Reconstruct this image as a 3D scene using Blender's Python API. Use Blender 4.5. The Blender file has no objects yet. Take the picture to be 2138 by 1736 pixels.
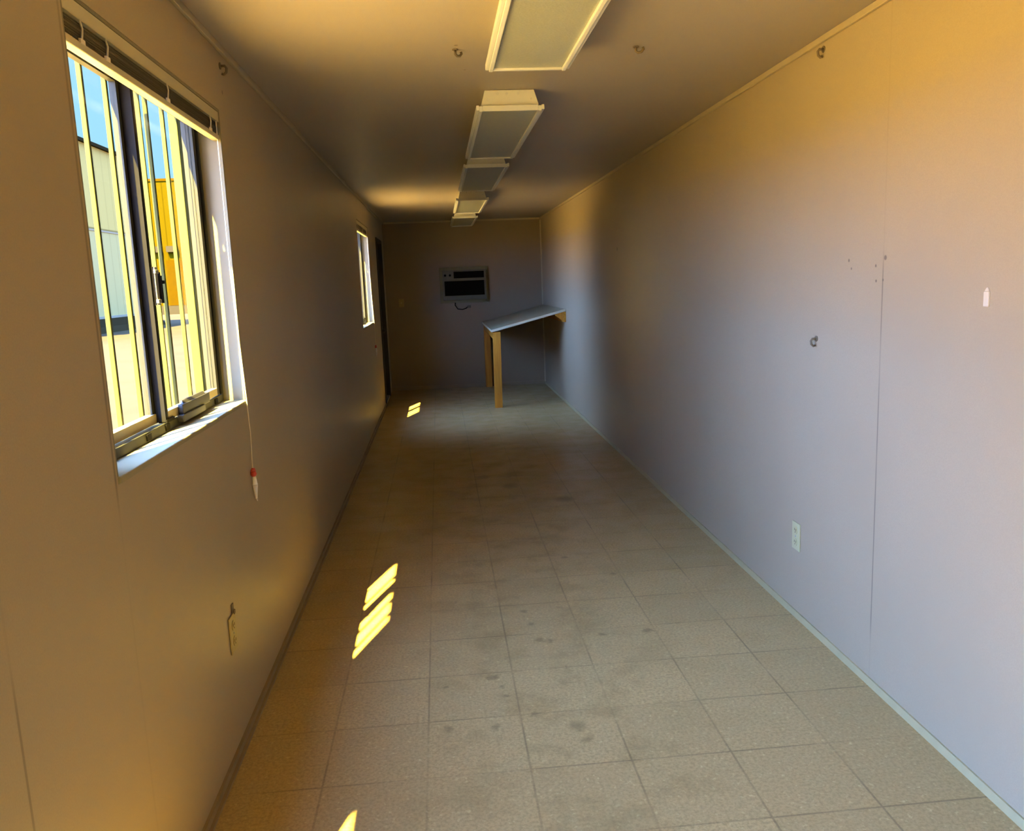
import bpy, bmesh, math, random
from mathutils import Vector, Matrix
random.seed(4)
S = bpy.context.scene
C = S.collection
XL, XR, H, D, YB = -0.742, 1.518, 2.4, 11.94, -1.6
WT = 0.155                       # left wall thickness
GZ = -0.6                        # outside ground level

# ------------------------------------------------------------------ materials
class NT:
    def __init__(s, name):
        m = bpy.data.materials.new(name); m.use_nodes = True
        s.m = m; s.t = m.node_tree; s.n = s.t.nodes; s.l = s.t.links
        s.b = s.n['Principled BSDF']; s.out = s.n['Material Output']
    def node(s, typ, **kw):
        n = s.n.new(typ)
        for k, v in kw.items(): setattr(n, k, v)
        return n
    def put(s, sock, v):
        if hasattr(v, 'is_output'): s.l.new(v, sock)
        else: sock.default_value = v
    def math(s, op, a, b=0.0, c=0.0):
        n = s.node('ShaderNodeMath', operation=op)
        for i, v in enumerate((a, b, c)):
            if i < len(n.inputs): s.put(n.inputs[i], v)
        return n.outputs[0]
    def smooth(s, v, a, b, o0=0.0, o1=1.0):
        n = s.node('ShaderNodeMapRange', interpolation_type='SMOOTHSTEP')
        for i, x in enumerate((v, a, b, o0, o1)): s.put(n.inputs[i], x)
        return n.outputs[0]
    def noise(s, scale, detail=3.0, vec=None, rough=0.55, dist=0.0):
        n = s.node('ShaderNodeTexNoise')
        n.inputs['Scale'].default_value = scale; n.inputs['Detail'].default_value = detail
        n.inputs['Roughness'].default_value = rough; n.inputs['Distortion'].default_value = dist
        s.l.new(vec if vec is not None else s.pos(), n.inputs['Vector'])
        return n.outputs['Fac']
    def pos(s):
        if not hasattr(s, '_p'):
            s._g = s.node('ShaderNodeNewGeometry'); s._p = s._g.outputs['Position']
            x = s.node('ShaderNodeSeparateXYZ'); s.l.new(s._p, x.inputs[0]); s._x = x.outputs
        return s._p
    def xyz(s): s.pos(); return s._x
    def mix(s, f, a, b, blend='MIX'):
        n = s.node('ShaderNodeMix', data_type='RGBA', blend_type=blend)
        s.put(n.inputs[0], f)
        for sock, v in ((n.inputs[6], a), (n.inputs[7], b)):
            s.put(sock, v if hasattr(v, 'is_output') else (*v[:3], 1))
        return n.outputs[2]
    def bump(s, h, strength=0.2, dist=0.002):
        n = s.node('ShaderNodeBump'); n.inputs['Strength'].default_value = strength
        n.inputs['Distance'].default_value = dist
        s.l.new(h, n.inputs['Height']); s.l.new(n.outputs[0], s.b.inputs['Normal'])
    def spot(s, p, r, soft=0.5):
        n = s.node('ShaderNodeVectorMath', operation='DISTANCE')
        s.l.new(s.pos(), n.inputs[0]); n.inputs[1].default_value = p
        return s.smooth(n.outputs['Value'], r * soft, r, 1.0, 0.0)
    def maxof(s, vs):
        o = vs[0]
        for v in vs[1:]: o = s.math('MAXIMUM', o, v)
        return o
    def done(s, col=None, rough=0.5, metal=0.0, spec=0.5):
        if col is not None: s.put(s.b.inputs['Base Color'], col if hasattr(col, 'is_output') else (*col[:3], 1))
        s.put(s.b.inputs['Roughness'], rough); s.put(s.b.inputs['Metallic'], metal)
        s.b.inputs['Specular IOR Level'].default_value = spec
        return s.m

def simple(name, col, rough=0.5, metal=0.0, spec=0.5, var=0.12, scale=14.0):
    t = NT(name)
    f = t.noise(scale, 4.0)
    c = t.mix(f, [v * (1 - var) for v in col], [min(1, v * (1 + var)) for v in col])
    return t.done(c, rough, metal, spec)

WALL = (0.405, 0.320, 0.178)
def wall_mat(name, axis, seams, spots, col=WALL, rough=0.42):
    t = NT(name)
    X = t.xyz()
    fine = t.noise(260.0, 2.0); broad = t.noise(1.3, 4.0)
    c = t.mix(fine, [v * .86 for v in col], [min(1, v * 1.10) for v in col])
    c = t.mix(t.smooth(broad, .35, .75), c, [v * .93 for v in col], 'MIX')
    if seams:
        ls = []
        for y, w, za, zb, k in seams:
            d = t.math('ABSOLUTE', t.math('SUBTRACT', X[axis], y))
            zz = t.math('MULTIPLY', t.smooth(X[2], za - .06, za + .06), t.smooth(X[2], zb - .06, zb + .06, 1, 0))
            ls.append(t.math('MULTIPLY', t.smooth(d, w * .4, w, 1, 0), t.math('MULTIPLY_ADD', zz, k - .12, .12)))
        l = t.math('MULTIPLY', t.maxof(ls), t.smooth(t.noise(3.0, 2.0), .25, .6, .35, .8))
        c = t.mix(l, c, [v * .42 for v in col])
    if spots:
        sp = t.maxof([t.spot(p, r) for p, r in spots])
        c = t.mix(t.math('MULTIPLY', sp, .75), c, (.10, .08, .05))
    t.bump(fine, .12, .001)
    return t.done(c, rough, 0, .35)

M = {}
M['wall_left'] = wall_mat('vinyl_wall_left', 1, [(1.857, .007, 1.08, 3, 1.0), (1.345, .005, -1, .88, .8), (4.06, .004, .1, .7, .5)], [((XL, 3.2, 2.24), .01)])
M['wall_right'] = wall_mat('vinyl_wall_right', 1, [(2.712, .0050, .2, 1.55, 1.0), (5.57, .004, .3, .7, .4), (1.49, .004, -1, 3, .6)],
    [((XR, 2.70, 1.553), .011), ((XR, 2.76, 1.527), .007), ((XR, 2.755, 1.475), .007), ((XR, 2.71, 1.478), .006),
     ((XR, 2.95, 1.55), .008), ((XR, 2.93, 1.52), .006), ((XR, 6.9, 1.75), .02)])
M['wall_far'] = wall_mat('vinyl_wall_far_shaded', 0, [], [], (.26, .20, .11))  # same vinyl as the side walls, darkened to paint in far-end shade
M['ceiling'] = wall_mat('painted_ceiling', 1, [], [((.115, 3.24, H), .010), ((.16, 3.6, H), .006)], (0.36, 0.305, 0.225), .45)

def floor_mat():
    t = NT('vinyl_tile_floor'); X = t.xyz()
    px, py = .325, .331
    def fr(v, o, p): return t.math('FRACT', t.math('DIVIDE', t.math('SUBTRACT', v, o), p))
    def line(v, o, p, w):
        f = fr(v, o, p)
        d = t.math('MULTIPLY', t.math('MINIMUM', f, t.math('SUBTRACT', 1.0, f)), p)
        return t.smooth(d, w * .35, w, 1, 0)
    lx = line(X[0], -.113, px, .005); ly = line(X[1], 2.355, py, .005)
    ln = t.math('MULTIPLY', t.math('MAXIMUM', lx, ly), t.smooth(t.noise(2.3, 3.0), .38, .64, .14, .58))
    ix = t.math('FLOOR', t.math('DIVIDE', t.math('SUBTRACT', X[0], -.113), px))
    iy = t.math('FLOOR', t.math('DIVIDE', t.math('SUBTRACT', X[1], 2.355), py))
    cb = t.node('ShaderNodeCombineXYZ'); t.l.new(ix, cb.inputs[0]); t.l.new(iy, cb.inputs[1])
    wn = t.node('ShaderNodeTexWhiteNoise', noise_dimensions='3D'); t.l.new(cb.outputs[0], wn.inputs['Vector'])
    base = (.465, .338, .128)
    c = t.mix(wn.outputs['Value'], [v * .93 for v in base], [v * 1.06 for v in base])
    sp = t.noise(95.0, 5.0, rough=.75)
    c = t.mix(t.smooth(sp, .40, .66), c, (.32, .235, .08))
    c = t.mix(t.smooth(t.noise(60.0, 3.0), .58, .75), c, (.54, .43, .18))
    # scuffed traffic lane in the middle
    lane = t.math('MULTIPLY', t.smooth(t.math('ABSOLUTE', t.math('SUBTRACT', X[0], .35)), .15, .75, 1, 0),
                  t.smooth(t.noise(4.2, 6.0, rough=.65), .46, .68))
    c = t.mix(t.math('MULTIPLY', lane, .42), c, (.17, .12, .036))
    c = t.mix(ln, c, (.13, .09, .028))
    sc = t.noise(16.0, 4.0, dist=1.2)
    c = t.mix(t.math('MULTIPLY', t.smooth(sc, .69, .76), .30), c, (.14, .10, .03))
    marks = [((.36, 3.28, 0), .035), ((.40, 3.27, 0), .03), ((.63, 3.29, 0), .022), ((.83, 3.29, 0), .03), ((-.055, 2.93, 0), .022),
             ((-.045, 2.63, 0), .028), ((.13, 2.98, 0), .03), ((.17, 2.83, 0), .02), ((.40, 2.58, 0), .045), ((.42, 2.50, 0), .03), ((.12, 2.62, 0), .028),
             ((.34, 3.45, 0), .03), ((.32, 3.6, 0), .025), ((.26, 2.68, 0), .02), ((.46, 5.95, 0), .09), ((.80, 5.5, 0), .10),
             ((.28, 6.3, 0), .08), ((.16, 2.9, 0), .018), ((.62, 4.3, 0), .03), ((.83, 4.0, 0), .025)]
    wob = t.node('ShaderNodeVectorMath', operation='ADD')
    nz = t.node('ShaderNodeTexNoise'); nz.inputs['Scale'].default_value = 30.0; t.l.new(t.pos(), nz.inputs['Vector'])
    sc2 = t.node('ShaderNodeVectorMath', operation='SCALE'); sc2.inputs['Scale'].default_value = .05
    t.l.new(nz.outputs['Color'], sc2.inputs[0]); t.l.new(t.pos(), wob.inputs[0]); t.l.new(sc2.outputs[0], wob.inputs[1])
    sv = t.node('ShaderNodeVectorMath', operation='SUBTRACT'); t.l.new(wob.outputs[0], sv.inputs[0]); sv.inputs[1].default_value = (.025, .025, .025)
    vs = []
    for p, r in marks:
        n = t.node('ShaderNodeVectorMath', operation='DISTANCE'); t.l.new(sv.outputs[0], n.inputs[0])
        n.inputs[1].default_value = p; vs.append(t.smooth(n.outputs['Value'], r * .25, r, 1, 0))
    c = t.mix(t.math('MULTIPLY', t.maxof(vs), .5), c, (.12, .085, .022))
    t.bump(t.math('SUBTRACT', 1.0, t.math('MAXIMUM', lx, ly)), .15, .0006)
    rg = t.smooth(t.noise(5.0, 4.0), .3, .7, .30, .46)
    return t.done(c, rg, 0, .42)
M['floor'] = floor_mat()

def wood_mat(name, a, b, axis=2, sc=1.0):
    t = NT(name)
    mp = t.node('ShaderNodeMapping'); s = [22.0 * sc] * 3; s[axis] = 1.6 * sc
    mp.inputs['Scale'].default_value = s
    t.l.new(t.pos(), mp.inputs['Vector'])
    f = t.noise(1.0, 6.0, mp.outputs[0], .6, .8)
    c = t.mix(t.smooth(f, .3, .7), a, b)
    c = t.mix(t.smooth(t.noise(7.0, 1.0), .70, .78), c, [v * .5 for v in b])
    return t.done(c, .6, 0, .3)
M['pine'] = wood_mat('pine_lumber', (.58, .24, .018), (.40, .145, .008))
M['pine_x'] = wood_mat('pine_lumber_rail', (.58, .24, .018), (.40, .145, .008), 1)
M['laminate'] = simple('grey_laminate', (.33, .285, .14), .35, 0, .5, .06)
M['laminate_edge'] = simple('pale_laminate_edge', (.55, .48, .28), .4)
M['fixture'] = simple('cream_enamel', (.72, .71, .60), .4, 0, .5, .06)
M['fixture_rim'] = simple('pale_enamel_rim', (.62, .62, .55), .35, 0, .5, .05)
def lens_mat():
    t = NT('prismatic_acrylic')
    v = t.node('ShaderNodeTexVoronoi'); v.inputs['Scale'].default_value = 140.0; t.l.new(t.pos(), v.inputs['Vector'])
    c = t.mix(v.outputs['Distance'], (.31, .31, .22), (.36, .36, .27))
    t.bump(v.outputs['Distance'], .25, .002)
    return t.done(c, .3, 0, .5)
M['lens'] = lens_mat()
M['dark_dot'] = simple('dark_hole', (.05, .04, .03), .8)
M['trim_pale'] = simple('pale_plastic_trim', (.40, .335, .15), .4)
M['trim_brown'] = simple('brown_vinyl_trim', (.27, .20, .10), .5)
M['trim_wall'] = simple('wall_coloured_trim', (.42, .34, .19), .45)
M['jamb'] = simple('white_painted_jamb', (.23, .205, .12), .6, 0, .2, .05)
M['sill'] = simple('white_painted_sill', (.30, .27, .155), .6, 0, .2, .06)
M['alu'] = simple('mill_aluminium', (.34, .34, .31), .45, .35)
M['sash'] = simple('bronze_aluminium', (.027, .026, .013), .6, 0, .2)
M['gasket'] = simple('black_rubber_gasket', (.012, .011, .009), .9, 0, .08)
M['steel_dark'] = simple('dark_grey_steel', (.035, .033, .028), .5, .3)
M['brass'] = simple('tan_sash_rail', (.34, .27, .12), .5)
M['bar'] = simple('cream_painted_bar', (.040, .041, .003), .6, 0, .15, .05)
M['blind'] = simple('cream_blind_metal', (.52, .46, .25), .4, 0, .5, .05)
M['slat'] = simple('olive_brown_slat', (.085, .062, .022), .5)
M['cord'] = simple('ivory_cord', (.72, .64, .46), .8)
M['red'] = simple('red_plastic', (.55, .06, .03), .35)
M['white'] = simple('white_plastic', (.86, .84, .78), .4, 0, .5, .04)
M['tab'] = simple('warm_white_plastic', (.62, .54, .36), .5, 0, .3, .04)
M['ivory'] = simple('ivory_plastic', (.50, .46, .21), .4, 0, .5, .04)
M['ivory_tan'] = simple('tan_plastic', (.36, .28, .10), .4, 0, .5, .04)
M['slot'] = simple('brown_slot', (.16, .12, .06), .6)
M['ac_body'] = simple('olive_beige_plastic', (.19, .155, .05), .5)
M['ac_dark'] = simple('black_brown_grille', (.010, .007, .003), .9, 0, .05)
M['ac_mid'] = simple('grey_beige_plastic', (.105, .09, .038), .5)
M['door'] = simple('dark_brown_door', (.012, .010, .008), .5)
M['door_frame'] = simple('dark_bronze_frame', (.016, .013, .010), .5)
M['knob'] = simple('black_metal', (.03, .03, .03), .3, .6)
def glass_mat():
    t = NT('window_glass'); t.n.remove(t.b)
    tr = t.node('ShaderNodeBsdfTransparent'); tr.inputs[0].default_value = (.985, .99, .985, 1)
    gl = t.node('ShaderNodeBsdfGlossy'); gl.inputs['Roughness'].default_value = .02
    t.pos(); dp = t.node('ShaderNodeVectorMath', operation='DOT_PRODUCT')
    t.l.new(t._g.outputs['Normal'], dp.inputs[0]); t.l.new(t._g.outputs['Incoming'], dp.inputs[1])
    k = t.math('SUBTRACT', 1.0, t.math('ABSOLUTE', dp.outputs['Value']))
    fr = t.math('MULTIPLY_ADD', t.math('POWER', k, 5.0), .10, .008)
    mx = t.node('ShaderNodeMixShader')
    t.l.new(fr, mx.inputs[0]); t.l.new(tr.outputs[0], mx.inputs[1]); t.l.new(gl.outputs[0], mx.inputs[2])
    t.l.new(mx.outputs[0], t.out.inputs[0]); return t.m
M['glass'] = glass_mat()
def ground_mat(name, a, b, sc):
    t = NT(name); f = t.noise(sc, 6.0, rough=.65)
    c = t.mix(t.smooth(f, .3, .7), a, b); t.bump(f, .3, .02)
    return t.done(c, .9, 0, .1)
M['dirt'] = ground_mat('packed_sandy_yard', (.034, .025, .012), (.041, .031, .015), .6)
M['bounce_ground'] = ground_mat('bounce_ground_pale', (.66, .46, .155), (.71, .50, .18), 1.5)  # bright ground added out of view, bounces warm light through the openings
def ribbed_mat(name, a, b, axis, period, hl=None):
    t = NT(name); X = t.xyz()
    f = t.math('FRACT', t.math('DIVIDE', X[axis], period))
    c = t.mix(t.smooth(f, .80, .9), a, b)
    if hl is not None:
        d = t.math('ABSOLUTE', t.math('SUBTRACT', X[2], hl))
        c = t.mix(t.smooth(d, .06, .14, 1, 0), c, [v * .45 for v in a])
    return t.done(c, .9, 0, 0.0)
M['cream_clad'] = ribbed_mat('cream_cladding', (.50, .37, .115), (.46, .34, .105), 1, 1.1, 5.55)
M['green_clad'] = ribbed_mat('pale_green_cladding', (.45, .37, .15), (.41, .335, .135), 1, 1.1)
M['yellow_clad'] = ribbed_mat('yellow_cladding', (.036, .0225, .0004), (.026, .016, .0003), 0, .8)
M['orange'] = simple('orange_door_paint', (.034, .0165, .0003), .9, 0, 0)
M['grey_far'] = simple('grey_concrete', (.026, .020, .009), .9, 0, 0)
M['tan_far'] = simple('tan_band', (.30, .25, .16), .8)

# ------------------------------------------------------------------ mesh helpers
class B:
    def __init__(s): s.bm = bmesh.new()
    def _add(s, vs, fs):
        v = [s.bm.verts.new(p) for p in vs]
        for f in fs: s.bm.faces.new([v[i] for i in f])
        return v
    def box(s, x0, x1, y0, y1, z0, z1):
        x0, x1 = min(x0, x1), max(x0, x1); y0, y1 = min(y0, y1), max(y0, y1); z0, z1 = min(z0, z1), max(z0, z1)
        vs = [(x0, y0, z0), (x1, y0, z0), (x1, y1, z0), (x0, y1, z0), (x0, y0, z1), (x1, y0, z1), (x1, y1, z1), (x0, y1, z1)]
        s._add(vs, [(3, 2, 1, 0), (4, 5, 6, 7), (0, 1, 5, 4), (1, 2, 6, 5), (2, 3, 7, 6), (3, 0, 4, 7)])
        return s
    def hexa(s, lo, hi):
        s._add(list(lo) + list(hi), [(3, 2, 1, 0), (4, 5, 6, 7), (0, 1, 5, 4), (1, 2, 6, 5), (2, 3, 7, 6), (3, 0, 4, 7)]); return s
    def tube(s, a, b, r, r2=None, n=12):
        a, b = Vector(a), Vector(b); r2 = r if r2 is None else r2
        d = (b - a).normalized(); u = d.orthogonal().normalized(); w = d.cross(u)
        lo = [s.bm.verts.new(a + (u * math.cos(t) + w * math.sin(t)) * r) for t in [2 * math.pi * i / n for i in range(n)]]
        hi = [s.bm.verts.new(b + (u * math.cos(t) + w * math.sin(t)) * r2) for t in [2 * math.pi * i / n for i in range(n)]]
        s.bm.faces.new(lo[::-1]); s.bm.faces.new(hi)
        for i in range(n): s.bm.faces.new([lo[i], lo[(i + 1) % n], hi[(i + 1) % n], hi[i]])
        return s
    def path(s, pts, r, n=8):
        pts = [Vector(p) for p in pts]; rings = []
        for i, p in enumerate(pts):
            d = (pts[min(i + 1, len(pts) - 1)] - pts[max(i - 1, 0)]).normalized()
            u = d.cross(Vector((.31, .87, .38))).normalized(); w = d.cross(u)
            rings.append([s.bm.verts.new(p + (u * math.cos(t) + w * math.sin(t)) * r) for t in [2 * math.pi * k / n for k in range(n)]])
        s.bm.faces.new(rings[0][::-1]); s.bm.faces.new(rings[-1])
        for a, b in zip(rings, rings[1:]):
            for k in range(n): s.bm.faces.new([a[k], a[(k + 1) % n], b[(k + 1) % n], b[k]])
        return s
    def ball(s, c, r, sz=1.0):
        bmesh.ops.create_uvsphere(s.bm, u_segments=14, v_segments=9, radius=r, matrix=Matrix.Translation(c) @ Matrix.Diagonal((1, 1, sz, 1)))
        return s
    def done(s, name, mat, parent=None, bevel=0.0, smooth=False, label=None):
        bmesh.ops.recalc_face_normals(s.bm, faces=s.bm.faces)
        me = bpy.data.meshes.new(name)
        if parent is not None:
            o0 = wloc(parent)
            for v in s.bm.verts: v.co -= o0
        s.bm.to_mesh(me); s.bm.free()
        if smooth:
            for p in me.polygons: p.use_smooth = True
        o = bpy.data.objects.new(name, me); C.objects.link(o)
        me.materials.append(mat)
        if parent is not None: o.parent = parent
        if bevel:
            m = o.modifiers.new('bevel', 'BEVEL'); m.width = bevel; m.segments = 2; m.limit_method = 'ANGLE'
        if label: o['label'] = label
        return o
def wloc(o):
    v = o.location.copy()
    while o.parent is not None: o = o.parent; v += o.location
    return v
def thing(name, label, cat, loc, group=None, kind=None):
    o = bpy.data.objects.new(name, None); C.objects.link(o); o.location = loc
    o.empty_display_size = .05
    return tag(o, label, cat, group, kind)
def tag(o, label, cat, group=None, kind=None):
    o['label'] = label; o['category'] = cat
    if group: o['group'] = group
    if kind: o['kind'] = kind
    return o
def struct(o, label, cat): return tag(o, label, cat, None, 'structure')
def copy_tree(o, off=(0, 0, 0), parent=None):
    c = o.copy(); C.objects.link(c)
    if parent is None: c.location = o.location + Vector(off)
    else: c.parent = parent
    for ch in [k for k in bpy.data.objects if k.parent == o]: copy_tree(ch, parent=c)
    return c

# ------------------------------------------------------------------ room shell
WIN = [(1.87, 3.125), (8.10, 9.36)]
WZ0, WZ1 = 1.105, 2.165
DOORWAY = (0.12, 1.0, 0.0, 2.10)
SIDE = (10.47, 11.42, 0.0, 2.12)
def holed_wall():
    b = B()
    holes = [DOORWAY] + [(y0, y1, WZ0, WZ1) for y0, y1 in WIN] + [SIDE]
    x0, x1 = XL - WT, XL
    y = YB
    for h in sorted(holes):
        b.box(x0, x1, y, h[0], 0, H)
        if h[2] > 0: b.box(x0, x1, h[0], h[1], 0, h[2])
        b.box(x0, x1, h[0], h[1], h[3], H)
        y = h[1]
    b.box(x0, x1, y, D, 0, H)
    return b
struct(holed_wall().done('wall_left', M['wall_left']), 'long beige vinyl wall with the two windows on the left', 'wall')
struct(B().box(XR, XR + .15, YB, D, 0, H).done('wall_right', M['wall_right']), 'long pale grey vinyl wall on the right with a thin vertical seam', 'wall')
struct(B().box(XL - WT, XR + .15, D, D + .15, 0, H).done('wall_far', M['wall_far']), 'far end wall around the air conditioner, shade painted into its colour', 'wall')
struct(B().box(XL - WT, XR + .15, YB - .15, YB, 0, H).done('wall_near', M['wall_right']), 'end wall behind the viewer', 'wall')
struct(B().box(XL - WT, XR + .15, YB - .15, D + .15, -.12, 0).done('floor', M['floor']), 'beige speckled vinyl tile floor with scuff marks', 'floor')
struct(B().box(XL - WT - .02, XR + .17, YB - .17, D + .17, H, H + .14).done('ceiling', M['ceiling']), 'flat beige ceiling above the row of light fixtures', 'ceiling')

struct(B().hexa([(XR - .016, YB, 0), (XR, YB, 0), (XR, D, 0), (XR - .016, D, 0)], [(XR - .006, YB, .022), (XR, YB, .022), (XR, D, .022), (XR - .006, D, .022)]).done('baseboard_right', M['trim_pale']), 'thin pale strip along the foot of the right wall', 'baseboard')
bl = B()
for a, c in ((YB, DOORWAY[0]), (DOORWAY[1], SIDE[0])):
    bl.box(XL, XL + .010, a, c, 0, .032); bl.box(XL, XL + .020, a, c, 0, .010)
struct(bl.done('baseboard_left', M['trim_brown']), 'thin brown strip along the foot of the left wall', 'baseboard')
struct(B().box(XL, XR - .02, D - .012, D, 0, .05).done('baseboard_far', M['trim_brown']), 'dark low strip along the foot of the far wall', 'baseboard')
struct(B().box(XR - .014, XR, YB, D, H - .024, H).done('trim_1', M['trim_wall'], bevel=.003), 'thin strip where the right wall meets the ceiling', 'trim')
struct(B().box(XL, XL + .014, YB, D, H - .024, H).done('trim_2', M['trim_wall'], bevel=.003), 'thin strip where the left wall meets the ceiling', 'trim')
struct(B().box(XL + .02, XR - .02, D - .014, D, H - .024, H).done('trim_3', M['trim_wall']), 'thin strip where the far wall meets the ceiling', 'trim')
struct(B().box(XR - .016, XR, D - .016, D, .03, H - .03).done('trim_4', M['trim_wall']), 'upright strip in the far right corner', 'trim')

# far-left side door
d = thing('door_1', 'dark door at the far end of the left wall', 'door', (XL, SIDE[0], 0), kind='structure')
y0, y1, z0, z1 = SIDE
B().box(XL - .09, XL - .045, y0 + .04, y1 - .04, .015, z1 - .04).done('door_panel', M['door'], d, .003)
f = B(); f.box(XL - .10, XL + .012, y0 + .002, y0 + .04, 0, z1 - .002); f.box(XL - .10, XL + .012, y1 - .04, y1 - .002, 0, z1 - .002)
f.box(XL - .10, XL + .012, y0 + .04, y1 - .04, z1 - .04, z1 - .002); f.done('door_frame', M['door_frame'], d)
B().tube((XL - .05, y0 + .11, .95), (XL + .005, y0 + .11, .95), .012).ball((XL + .02, y0 + .11, .95), .028).done('door_knob', M['knob'], d, smooth=True)
B().box(XL - .10, XL, y0 + .04, y1 - .04, 0, .014).done('threshold', M['alu'], d)

# ------------------------------------------------------------------ sliding windows
def make_window(y0, y1):
    w = thing('window_1', 'sliding aluminium window nearest the viewer', 'window', (XL, y0, WZ0), kind='structure')
    zb, zt = WZ0, WZ1
    # painted returns of the opening
    j = B(); k_ = B()
    for q, p_, e in ((j, XL - .100, XL - .001), (k_, XL - WT + .004, XL - .1005)):
        q.box(p_, e, y1 - .009, y1 - .001, zb + .018, zt - .009)
        q.box(p_, e, y0 + .001, y0 + .009, zb + .018, zt - .009)
        q.box(p_, e, y0 + .001, y1 - .001, zt - .009, zt - .001)
    k_.done('outer_jamb', M['bar'], w, label='yellow painted outer jamb')
    j.done('jamb_liner', M['jamb'], w)
    B().box(XL - WT + .04, XL + .006, y0 + .001, y1 - .001, zb + .001, zb + .018).done('window_sill', M['sill'], w, .003)
    a, b_ = y0 + .010, y1 - .010; z0, z1 = zb + .019, zt - .010
    xo, xi = XL - .130, XL - .078
    f = B(); f.box(xo, xi, a, a + .022, z0, z1); f.box(xo, xi, b_ - .022, b_, z0, z1)
    f.box(xo, xi, a + .022, b_ - .022, z0, z0 + .018); f.box(xo, xi, a + .022, b_ - .022, z1 - .022, z1)
    f.box(xi - .006, xi, a + .022, b_ - .022, z0 + .018, z0 + .026)
    f.done('window_frame', M['sash'], w)
    g = B(); g.box(xo + .02, xi + .002, b_ - .040, b_ - .023, z0 + .03, z1 - .03)
    g.box(xo + .03, xi - .018, b_ - .052, b_ - .044, z0 + .03, z1 - .03)
    g.done('jamb_gasket', M['gasket'], w)
    mid = 2.462 - 1.87 + y0
    # outer (fixed) sash, near half
    s1 = B(); xs0, xs1 = xo + .006, xo + .024
    ya, yb_ = a + .023, mid + .004
    s1.box(xs0, xs1, ya, ya + .025, z0 + .028, z1 - .024); s1.box(xs0, xs1, yb_ - .030, yb_, z0 + .028, z1 - .024)
    s1.box(xs0, xs1, ya + .025, yb_ - .030, z1 - .05, z1 - .024)
    s1 = s1.done('fixed_sash', M['sash'], w)
    B().box(xs0 - .001, xs1 + .004, ya + .001, yb_, z0 + .028, z0 + .056).done('sash_rail', M['brass'], s1, label='tan bottom rail')
    B().box(xs0 + .007, xs0 + .011, ya + .025, yb_ - .030, z0 + .056, z1 - .05).done('pane', M['glass'], s1)
    # inner sliding sash, far half
    xs0, xs1 = xi - .022, xi - .002
    ya, yb_ = mid - .006, b_ - .036
    s2 = B(); s2.box(xs0, xs1, ya + .014, ya + .036, z0 + .030, z1 - .024); s2.box(xs0, xs1, yb_ - .034, yb_, z0 + .030, z1 - .024)
    s2.box(xs0, xs1, ya + .036, yb_ - .034, z1 - .05, z1 - .024)
    s2 = s2.done('sliding_sash', M['sash'], w)
    B().box(xs0, xs1, ya + .036, yb_ - .034, z0 + .030, z0 + .056).done('sash_rail', M['brass'], s2, label='tan bottom rail')
    k = B(); k.box(xs0 - .006, xs1 + .004, ya, ya + .013, z0 + .03, z1 - .026); k.box(xs0 + .002, xs1 + .006, ya + .002, ya + .075, z0 + .026, z0 + .036)
    k.done('meeting_gasket', M['gasket'], s2, label='black rubber strip')
    B().box(xs0 + .007, xs0 + .011, ya + .036, yb_ - .034, z0 + .056, z1 - .05).done('pane', M['glass'], s2)
    l = B(); l.box(xs1, xs1 + .012, ya + .018, ya + .042, 1.495, 1.605); l.box(xs1 + .002, xs1 + .016, ya + .016, ya + .044, 1.500, 1.512); l.box(xs1 + .002, xs1 + .015, ya + .016, ya + .044, 1.585, 1.597)
    l.done('latch_plate', M['alu'], s2, .002)
    l = B(); l.box(xs1 + .002, xs1 + .02, ya + .043, ya + .052, 1.50, 1.58); l.box(xs1 + .006, xs1 + .016, ya + .050, ya + .085, 1.556, 1.566); l.box(xs1 + .006, xs1 + .013, ya + .052, ya + .062, 1.566, 1.59)
    l.done('latch_lever', M['gasket'], s2, .001, label='black latch lever')
    # track clutter: dark folded stop and rollers
    t = B(); yk = ya + .13
    t.box(xs1, xs1 + .016, yk, yk + .30, z0 + .028, z0 + .062); t.box(xs1 + .002, xs1 + .022, yk - .02, yk + .22, z0 + .010, z0 + .032)
    t.hexa([(xs1 + .001, yk + .02, z0 + .06), (xs1 + .014, yk + .02, z0 + .06), (xs1 + .014, yk + .27, z0 + .06), (xs1 + .001, yk + .27, z0 + .06)],
           [(xs1 + .001, yk + .03, z0 + .072), (xs1 + .006, yk + .03, z0 + .072), (xs1 + .006, yk + .26, z0 + .072), (xs1 + .001, yk + .26, z0 + .072)])
    t.done('track_stop', M['steel_dark'], w, .002, label='dark grey metal stop in the track')
    r = B()
    for q in (.10, .42, .58, .78, 1.12):
        r.box(xi - .004, xi + .003, y0 + q, y0 + q + .035, z0 + .004, z0 + .022)
    r.done('track_clip', M['gasket'], w)
    return w
w1 = make_window(*WIN[0])
w2 = copy_tree(w1, (0, WIN[1][0] - WIN[0][0], 0)); w2.name = 'window_2'
w2['label'] = 'second sliding window far down the left wall'

# security bars outside the glass
def make_bars(y0):
    g = thing('window_bars', 'cream steel security bars outside the window nearest the viewer', 'security bars', (XL - .15, y0, WZ0))
    for dy, dp in ((.11, 0), (.272, 0), (.435, 0), (.598, 0), (.85, 1), (.92, 0), (1.08, 0), (1.225, 1)):
        y = y0 + dy; t_ = .004 if dp else .0065; x1 = XL - .140; x0 = x1 - (.030 if dp else .013)
        B().box(x0, x1, y - t_, y + t_, WZ0 + .022, WZ1 - .001).done('bar', M['bar'], g, .0015)
    return g
g1 = make_bars(WIN[0][0])
g2 = copy_tree(g1, (0, WIN[1][0] - WIN[0][0], 0)); g2['label'] = 'cream steel security bars outside the farther window'

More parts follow.
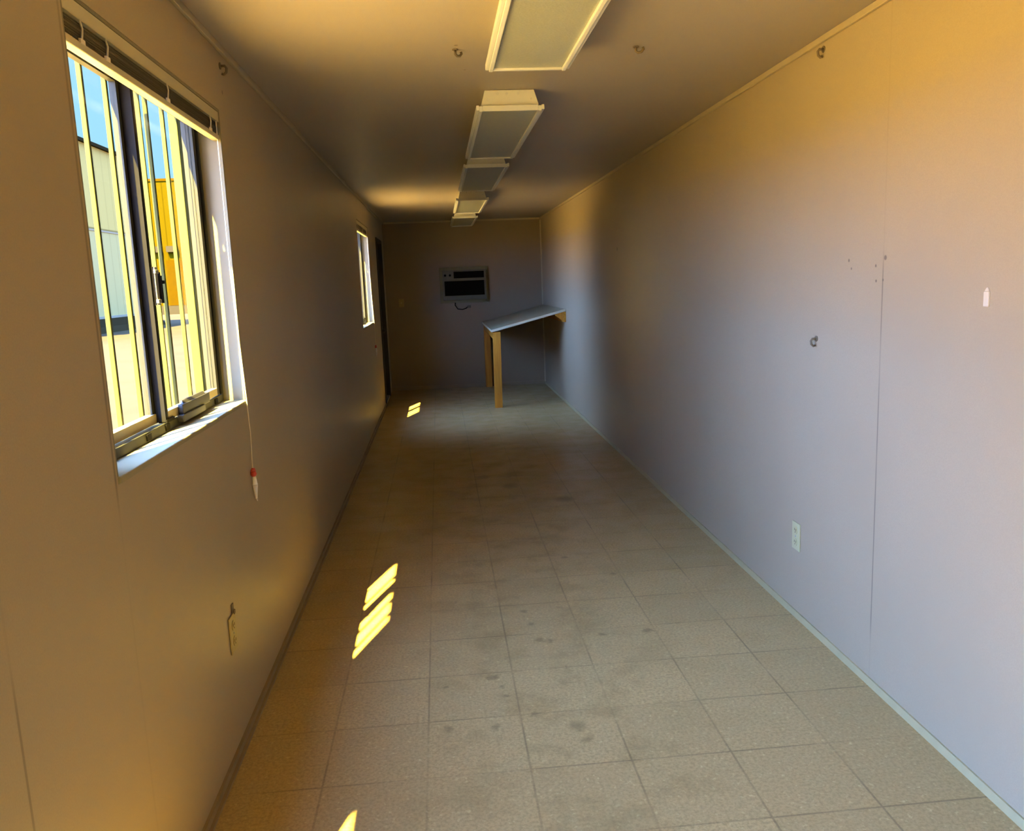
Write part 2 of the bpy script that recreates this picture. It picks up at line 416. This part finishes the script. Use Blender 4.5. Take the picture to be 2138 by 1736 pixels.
# raised mini blinds
def make_blind(y0, y1):
    t = thing('mini_blind', 'raised cream mini blind bunched at the top of the nearest window', 'blind', (XL - .03, y0, WZ1), 'raised blinds')
    a, b_ = y0 + .012, y1 - .012; zt = WZ1 - .0105
    x0, x1 = XL - .032, XL - .002
    h = B(); h.box(x0, x0 + .002, a, b_, zt - .034, zt); h.box(x1 - .002, x1, a, b_, zt - .034, zt); h.box(x0, x1, a, b_, zt - .034, zt - .031)
    h.box(x0, x1, a, a + .003, zt - .034, zt); h.box(x0, x1, b_ - .003, b_, zt - .034, zt)
    h.done('headrail', M['blind'], t)
    s = B(); z = zt - .037
    for i in range(14):
        e = random.uniform(-.0012, .0012)
        s.box(x0 + .004 + e, x1 - .005 + e, a + .006, b_ - .006, z - .0022, z - .0004); z -= .0029
    s.done('slat_stack', M['slat'], t, label='dark olive brown slats')
    zr = z - .001
    B().box(x0 + .001, x1 - .002, a + .004, b_ - .004, zr - .018, zr).done('bottom_rail', M['blind'], t, .003)
    for q in (.10, .24, .68, 1.13):
        c = B(); c.path([(x1 - .002, y0 + q, zt - .03), (x1 + .001, y0 + q + .003, zt - .05), (x1 - .002, y0 + q, zr)], .0022)
        c.box(x1 - .004, x1 + .001, y0 + q - .012, y0 + q + .012, zr - .004, zr + .006)
        c.done('ladder_cord', M['cord'], t)
    yc = y1 - .035
    pc = B(); pc.path([(x1 - .004, yc, zt - .03), (XL - .006, yc + .004, 1.6), (XL + .008, yc + .010, WZ0 + .02), (XL + .012, yc + .006, 1.0), (XL + .010, yc, .862)], .0020)
    pc = pc.done('pull_cord', M['cord'], t)
    tb = B(); tb.tube((XL + .011, yc, .865), (XL + .011, yc, .852), .006, .011); tb.ball((XL + .011, yc, .842), .012); tb.done('bead', M['red'], pc, smooth=True, label='red bead')
    ts = B(); ts.tube((XL + .012, yc, .834), (XL + .014, yc - .004, .80), .007, .010); ts.tube((XL + .014, yc - .004, .80), (XL + .015, yc - .008, .748), .010, .004)
    ts.path([(XL + .015, yc - .008, .75), (XL + .016, yc, .738), (XL + .014, yc + .012, .733), (XL + .012, yc + .022, .742)], .0013)
    ts.done('tassel', M['white'], pc, smooth=True, label='white tassel')
    return t
b1 = make_blind(*WIN[0])
b2 = copy_tree(b1, (0, WIN[1][0] - WIN[0][0], 0)); b2['label'] = 'raised mini blind at the top of the farther window'

# ------------------------------------------------------------------ ceiling light fixtures
def make_fixture(y0, L=1.5):
    cx = .378
    t = thing('ceiling_light', '', 'ceiling light', (cx, y0, H), 'surface mounted light fixtures along the ceiling')
    z0 = 2.298; zm = 2.326
    b = B(); b.hexa([(cx - .135, y0 + .015, zm), (cx + .135, y0 + .015, zm), (cx + .135, y0 + L - .015, zm), (cx - .135, y0 + L - .015, zm)],
                    [(cx - .115, y0 + .03, H - .001), (cx + .115, y0 + .03, H - .001), (cx + .115, y0 + L - .03, H - .001), (cx - .115, y0 + L - .03, H - .001)])
    hs = b.done('housing', M['fixture'], t, .003)
    for ye, s in ((y0 + .0165, -1),):
        for (dx, dz, r) in ((-.055, .056, .006), (-.012, .056, .006), (.04, .056, .006), (-.10, .03, .005), (.10, .03, .005)):
            yy = y0 + .015 + .015 * dz / .073
            B().tube((cx + dx, yy - .0015, zm + dz), (cx + dx, yy + .002, zm + dz), r).done('knockout', M['fixture_rim'], hs)
    f = B(); w = .158
    for s in (-1, 1):
        xa, xb = sorted((cx + s * w, cx + s * (w - .013))); f.box(xa, xb, y0, y0 + L, z0 + .006, zm)
        xa, xb = sorted((cx + s * (w - .013), cx + s * (w - .028))); f.box(xa, xb, y0, y0 + L, z0, z0 + .024)
        xa, xb = sorted((cx + s * (w - .011), cx + s * (w - .015))); f.box(xa, xb, y0 + .004, y0 + L - .004, z0 + .012, z0 + .02)
    for ya, yb in ((y0, y0 + .014), (y0 + L - .014, y0 + L)): f.box(cx - w + .028, cx + w - .028, ya, yb, z0 + .002, zm)
    f.done('lens_frame', M['fixture_rim'], t, .002)
    B().box(cx - w + .027, cx + w - .027, y0 + .013, y0 + L - .013, z0 + .010, z0 + .015).done('lens', M['lens'], t)
    return t
FX = [(1.72, 'long light fixture with a flat lens, nearest and cut by the top of the photo'),
      (3.94, 'second light fixture from the viewer, its pale end plate showing'),
      (5.83, 'third light fixture from the viewer, in the middle of the row'),
      (8.12, 'fourth light fixture from the viewer, beside the far window'),
      (10.30, 'last light fixture, closest to the far wall')]
fx0 = make_fixture(FX[0][0]); fx0['label'] = FX[0][1]
for y, lab in FX[1:]:
    c = copy_tree(fx0, (0, y - FX[0][0], 0)); c['label'] = lab

# ------------------------------------------------------------------ wall-mounted sloping plan table
TY0, TY1 = 9.80, 11.90
t = thing('plan_table', 'sloping grey plan table on pine legs against the right wall', 'table', (1.05, TY0, 0))
xa, za, xb, zb = .615, .945, XR - .004, 1.160
B().hexa([(xa, TY0, za - .02), (xb, TY0, zb - .02), (xb, TY1, zb - .02), (xa, TY1, za - .02)], [(xa, TY0, za), (xb, TY0, zb), (xb, TY1, zb), (xa, TY1, za)]).done('table_top', M['laminate'], t)
e = B(); sl = (zb - za) / (xb - xa)
e.hexa([(xa - .004, TY0 - .006, za - .026), (xb, TY0 - .006, zb - .026), (xb, TY0, zb - .026), (xa - .004, TY0, za - .026)],
       [(xa - .004, TY0 - .006, za + .002), (xb, TY0 - .006, zb + .002), (xb, TY0, zb + .002), (xa - .004, TY0, za + .002)])
e.box(xa - .006, xa - .0002, TY0, TY1, za - .024, za + .004)
e.done('edge_strip', M['laminate_edge'], t, label='pale edge strip')
def leg(yl, lean):
    b = B(); x0, x1 = xa + .012, xa + .105
    b.hexa([(x0 + lean, yl, 0), (x1 + lean, yl, 0), (x1 + lean, yl + .04, 0), (x0 + lean, yl + .04, 0)],
           [(x0, yl, za - .024 + .0), (x1, yl, za - .024 + .0), (x1, yl + .04, za - .024 + .0), (x0, yl + .04, za - .024 + .0)])
    return b.done('leg', M['pine'], t, .003)
leg(TY0 + .004, -.01); leg(TY1 - .07, 0)
B().box(xa + .02, xa + .058, TY0 + .05, TY1 - .08, za - .115, za - .026).done('side_rail', M['pine_x'], t, .002)
B().box(XR - .040, XR - .001, TY0 + .002, TY1, zb - .155, zb - .033).done('wall_cleat', M['pine_x'], t, .002)
B().hexa([(XR - .135, TY0 + .004, zb - .070), (XR - .041, TY0 + .004, zb - .14), (XR - .041, TY0 + .040, zb - .14), (XR - .135, TY0 + .040, zb - .070)],
         [(XR - .135, TY0 + .004, zb - .058), (XR - .041, TY0 + .004, zb - .034), (XR - .041, TY0 + .040, zb - .034), (XR - .135, TY0 + .040, zb - .058)]).done('cross_block', M['pine'], t, .002)

# ------------------------------------------------------------------ air conditioner on the far wall
ax0, ax1, az0, az1 = .060, .700, 1.262, 1.712
t = thing('air_conditioner', 'boxy through-wall air conditioner on the shaded far wall', 'air conditioner', ((ax0 + ax1) / 2, D, az0))
yf = D - .13
b = B(); b.box(ax0 + .02, ax1 - .02, yf + .012, D - .001, az0 + .02, az1 - .02)
b.done('housing', M['ac_body'], t)
b = B(); b.box(ax0 - .03, ax0 + .02, D - .03, D - .001, az0 - .03, az1 + .03); b.box(ax1 - .02, ax1 + .03, D - .03, D - .001, az0 - .03, az1 + .03)
b.box(ax0 + .02, ax1 - .02, D - .03, D - .001, az0 - .03, az0 + .02); b.box(ax0 + .02, ax1 - .02, D - .03, D - .001, az1 - .02, az1 + .03)
b.done('wall_sleeve', M['ac_body'], t, .003)
b = B()
b.box(ax0 + .012, ax1 - .012, yf - .002, yf + .012, az0 + .015, az0 + .075)
b.box(ax0 + .012, ax1 - .012, yf - .002, yf + .012, az1 - .165, az1 - .13)
b.box(ax0 + .012, ax0 + .035, yf - .002, yf + .012, az0 + .075, az1 - .165); b.box(ax1 - .035, ax1 - .012, yf - .002, yf + .012, az0 + .075, az1 - .165)
b.box(ax1 - .035, ax1 - .012, yf - .002, yf + .012, az1 - .13, az1 - .015); b.box(ax0 + .17, ax1 - .035, yf - .002, yf + .012, az1 - .035, az1 - .015)
b.done('front_panel', M['ac_mid'], t, .002)
g = B()
for i in range(8): g.box(ax0 + .172, ax1 - .036, yf + .002, yf + .010, az1 - .128 + i * .0115, az1 - .122 + i * .0115)
g.box(ax0 + .172, ax1 - .036, yf + .0095, yf + .0118, az1 - .13, az1 - .036); g.done('vent_grille', M['ac_dark'], t)
g = B()
for i in range(15): g.box(ax0 + .036, ax1 - .036, yf + .001, yf + .010, az0 + .078 + i * .0135, az0 + .084 + i * .0135)
g.box(ax0 + .036, ax1 - .036, yf + .0095, yf + .0118, az0 + .076, az1 - .166); g.done('intake_grille', M['ac_dark'], t)
cp = B().box(ax0 + .012, ax0 + .169, yf - .002, yf + .012, az1 - .13, az1 - .015).done('control_panel', M['ac_mid'], t, .002)
for dx in (.05, .12): B().tube((ax0 + dx, yf - .016, az1 - .085), (ax0 + dx, yf - .002, az1 - .085), .014, .017).done('knob', M['ac_dark'], cp, smooth=False)
pc = B().path([(.24, D - .035, az0 - .025), (.235, D - .035, az0 - .06), (.27, D - .03, az0 - .115), (.34, D - .03, az0 - .125), (.39, D - .03, az0 - .11), (.415, D - .03, az0 - .09)], .007).done('power_cord', M['ac_dark'], t, smooth=True, label='dark drooping power cord')
B().box(.41, .46, D - .045, D - .015, az0 - .105, az0 - .07).done('plug', M['ac_mid'], pc, .004, label='pale plug at the end of the cord')

# ------------------------------------------------------------------ outlets, switch, small fittings
def outlet(side, y, z, label, mat, broken=False):
    s = 1 if side == 'L' else -1; x = XL if side == 'L' else XR
    t = thing('wall_outlet', label, 'outlet', (x, y, z), 'electrical outlets')
    B().box(x + s * .0005, x + s * .006, y - .038, y + .038, z - .062, z + .062).done('cover_plate', mat, t, .002)
    for dz in (-.027, .027):
        r = B().tube((x + s * .005, y, z + dz), (x + s * .0085, y, z + dz), .017, n=16).done('receptacle', mat, t)
        q = B()
        for dy in (-.007, .007): q.box(x + s * .008, x + s * .0095, y + dy - .0015, y + dy + .0015, z + dz - .002, z + dz + .008)
        q.tube((x + s * .008, y, z + dz - .008), (x + s * .0095, y, z + dz - .008), .0028, n=10); q.done('slot', M['slot'], r)
    B().tube((x + s * .005, y, z), (x + s * .0075, y, z), .0035, n=10).done('screw', M['alu'], t)
    return t
outlet('R', 3.345, .365, 'pale ivory outlet low on the right wall left of the seam', M['ivory'])
outlet('L', 2.64, .405, 'tan outlet low on the left wall below the window', M['ivory_tan'])
def chip(x, s, y, z, label):
    b = B(); b.box(x + s * .0004, x + s * .004, y - .012, y + .012, z - .018, z + .012); b.box(x + s * .0004, x + s * .009, y - .004, y + .012, z - .024, z - .010)
    return tag(b.done('cover_clip', M['slot'], bevel=.002), label, 'clip')
chip(XL, 1, 2.665, .485, 'small dark clip stuck just above the left wall outlet')

t = thing('light_switch', 'small pale light switch on the far wall left of the air conditioner', 'switch', (-.533, D, 1.264))
B().box(-.568, -.498, D - .006, D - .0005, 1.206, 1.322).done('cover_plate', M['ivory_tan'], t, .002)
B().box(-.539, -.527, D - .017, D - .006, 1.254, 1.274).done('toggle', M['ivory'], t, .002)

def hook(p, n, u, label):
    # a little dark metal hook screwed into a surface: plate, shank and curl
    p, n, u = Vector(p), Vector(n), Vector(u)
    t = thing('hook', label, 'hook', p, 'dark hooks')
    w = n.cross(u)
    b = B(); b.tube(p - n * .002, p + n * .004, .012, n=12); b.done('base_plate', M['slot'], t)
    pts = [p + n * .004, p + n * .018, p + n * .024 - u * .008, p + n * .022 - u * .022, p + n * .013 - u * .030, p + n * .006 - u * .027]
    B().path(pts, .0048, 8).done('curl', M['slot'], t, smooth=True)
    return t
hook((.113, 3.29, H), (0, 0, -1), (-.8, -.6, 0), 'dark hook in the ceiling left of the nearest light fixture')
hook((.812, 3.293, H), (0, 0, -1), (-.9, .4, 0), 'dark hook in the ceiling right of the nearest light fixture')
hook((XR, 3.19, 2.352), (-1, 0, 0), (0, 0, 1), 'dark hook at the top of the right wall by the ceiling')
hook((XL, 3.194, 2.33), (1, 0, 0), (0, 0, 1), 'dark hook high on the left wall above the window corner')
hook((XR, 3.197, 1.245), (-1, 0, 0), (0, 0, 1), 'dark hook at mid height on the right wall')
b = B(); b.box(XR - .006, XR + .002, 2.154, 2.176, 1.402, 1.445); b.hexa([(XR - .006, 2.156, 1.445), (XR + .002, 2.156, 1.445), (XR + .002, 2.174, 1.445), (XR - .006, 2.174, 1.445)], [(XR - .004, 2.162, 1.456), (XR + .002, 2.162, 1.456), (XR + .002, 2.168, 1.456), (XR - .004, 2.168, 1.456)])
tag(b.done('adhesive_hook', M['tab'], bevel=.003), 'small bright white tab on the right wall near the photo edge', 'wall tab')

# ------------------------------------------------------------------ outside
struct(B().box(-260, 60, -120, 320, GZ - .3, GZ).done('ground', M['dirt']), 'pale sandy yard outside the window', 'ground')
struct(B().box(-60, XL - WT - .03, -50.0, 11.2, GZ + .001, GZ + .05).box(-4.6, XL - WT - .03, 11.2, 26, GZ + .001, GZ + .05).done('bounce_slab', M['bounce_ground']), 'unseen pale slab added outside to bounce sunlight into the room', 'bounce slab')
t = thing('warehouse', 'large cream warehouse seen through the left pane of the near window', 'building', (-24, 50, GZ))
B().box(-40, -20.5, 38, 60.2, 5.55, 10.55).done('upper_wall', M['cream_clad'], t)
B().box(-40, -20.5, 38, 60.2, GZ + .9, 5.45).done('lower_wall', M['green_clad'], t)
B().box(-40, -20.47, 38, 60.22, 5.45, 5.55).done('cladding_joint', M['tan_far'], t)
B().box(-40, -20.44, 38, 60.24, GZ, GZ + .9).done('plinth', M['tan_far'], t)
B().box(-40.2, -20.3, 37.8, 60.4, 10.55, 10.75).done('roof_edge', M['grey_far'], t)
t = thing('concrete_barrier', 'grey concrete barrier at the foot of the cream warehouse', 'barrier', (-19.9, 50, GZ))
b = B(); prof = [(-20.1, GZ), (-19.2, GZ), (-19.45, GZ + .35), (-19.6, GZ + .8), (-19.75, GZ + .8), (-19.9, GZ + .35)]
lo = [b.bm.verts.new((x, 40, z)) for x, z in prof]; hi = [b.bm.verts.new((x, 60, z)) for x, z in prof]
b.bm.faces.new(lo); b.bm.faces.new(hi[::-1])
for i in range(6): b.bm.faces.new([lo[i], hi[i], hi[(i + 1) % 6], lo[(i + 1) % 6]])
b.done('barrier_wall', M['grey_far'], t)
t = thing('storage_building', 'tall yellow ribbed building seen through the right pane of the near window', 'building', (-28, 88, GZ))
B().box(-30.6, -22.6, 88, 98, GZ + .9, 12.75).done('wall', M['yellow_clad'], t)
B().box(-30.7, -22.5, 87.9, 98.1, 12.75, 13.0).done('roof_edge', M['orange'], t)
B().box(-30.65, -22.55, 87.95, 98.05, GZ, GZ + .9).done('plinth', M['grey_far'], t)
B().box(-27.6, -25.9, 87.93, 88.0, GZ + .9, 4.9).done('panel_door', M['orange'], t, label='deep orange door')
for x in (-28.9, -27.3):
    B().box(x, x + 1.0, 87.5, 88, 5.7, 6.3).done('wall_lamp', M['grey_far'], t, label='dark wall lamp')

# ------------------------------------------------------------------ light
SD = Vector((.27, .80, -1.0)).normalized()
sun = bpy.data.lights.new('sun', 'SUN'); sun.energy = 115.0; sun.angle = math.radians(.55); sun.color = (1.0, .77, .20)
so = bpy.data.objects.new('sun', sun); C.objects.link(so); so.rotation_euler = SD.to_track_quat('-Z', 'Y').to_euler()
so.location = (-10, -30, 40)

w = bpy.data.worlds.new('sky'); S.world = w; w.use_nodes = True
n, l = w.node_tree.nodes, w.node_tree.links
bg = n['Background']
tc = n.new('ShaderNodeTexCoord')
nrm = n.new('ShaderNodeVectorMath'); nrm.operation = 'NORMALIZE'; l.new(tc.outputs['Generated'], nrm.inputs[0])
dt = n.new('ShaderNodeVectorMath'); dt.operation = 'DOT_PRODUCT'; l.new(nrm.outputs[0], dt.inputs[0])
dt.inputs[1].default_value = Vector((-.50, -.80, .36)).normalized()
glow = n.new('ShaderNodeMapRange'); glow.interpolation_type = 'SMOOTHSTEP'  # extra sky brightness added in unseen directions to light the room
for i, v in enumerate((0.0, .92, 0, 1)): glow.inputs[i + 1].default_value = v
l.new(dt.outputs['Value'], glow.inputs[0])
mx = n.new('ShaderNodeMix'); mx.data_type = 'RGBA'
l.new(glow.outputs[0], mx.inputs[0]); mx.inputs[6].default_value = (.40, .82, 1.12, 1); mx.inputs[7].default_value = (13.5, 24.5, 62.0, 1)
l.new(mx.outputs[2], bg.inputs['Color']); bg.inputs['Strength'].default_value = 1.0

# ------------------------------------------------------------------ camera
cam = bpy.data.cameras.new('camera'); co = bpy.data.objects.new('camera', cam); C.objects.link(co)
F = Vector((0.0820304, 0.98313913, -0.16342726)); R = Vector((0.99522808, -0.08950023, -0.03886876)); U = Vector((0.05284018, 0.15945897, 0.98578941))
co.matrix_world = Matrix(((R.x, U.x, -F.x, 0), (R.y, U.y, -F.y, 0), (R.z, U.z, -F.z, 1.5269), (0, 0, 0, 1)))
cam.sensor_fit = 'HORIZONTAL'; cam.sensor_width = 36.0; cam.lens = 1705.95 * 36.0 / 2138.0
cam.clip_start = .02; cam.clip_end = 800
S.camera = co
S.view_settings.view_transform = 'Standard'; S.view_settings.look = 'None'
S.view_settings.exposure = 0.03; S.view_settings.gamma = 1.0; S.view_settings.use_curve_mapping = False
S.cycles.max_bounces = 16; S.cycles.diffuse_bounces = 10; S.cycles.glossy_bounces = 4
S.cycles.transparent_max_bounces = 16; S.cycles.transmission_bounces = 6
S.cycles.sample_clamp_indirect = 0.0; S.cycles.caustics_reflective = False; S.cycles.caustics_refractive = False
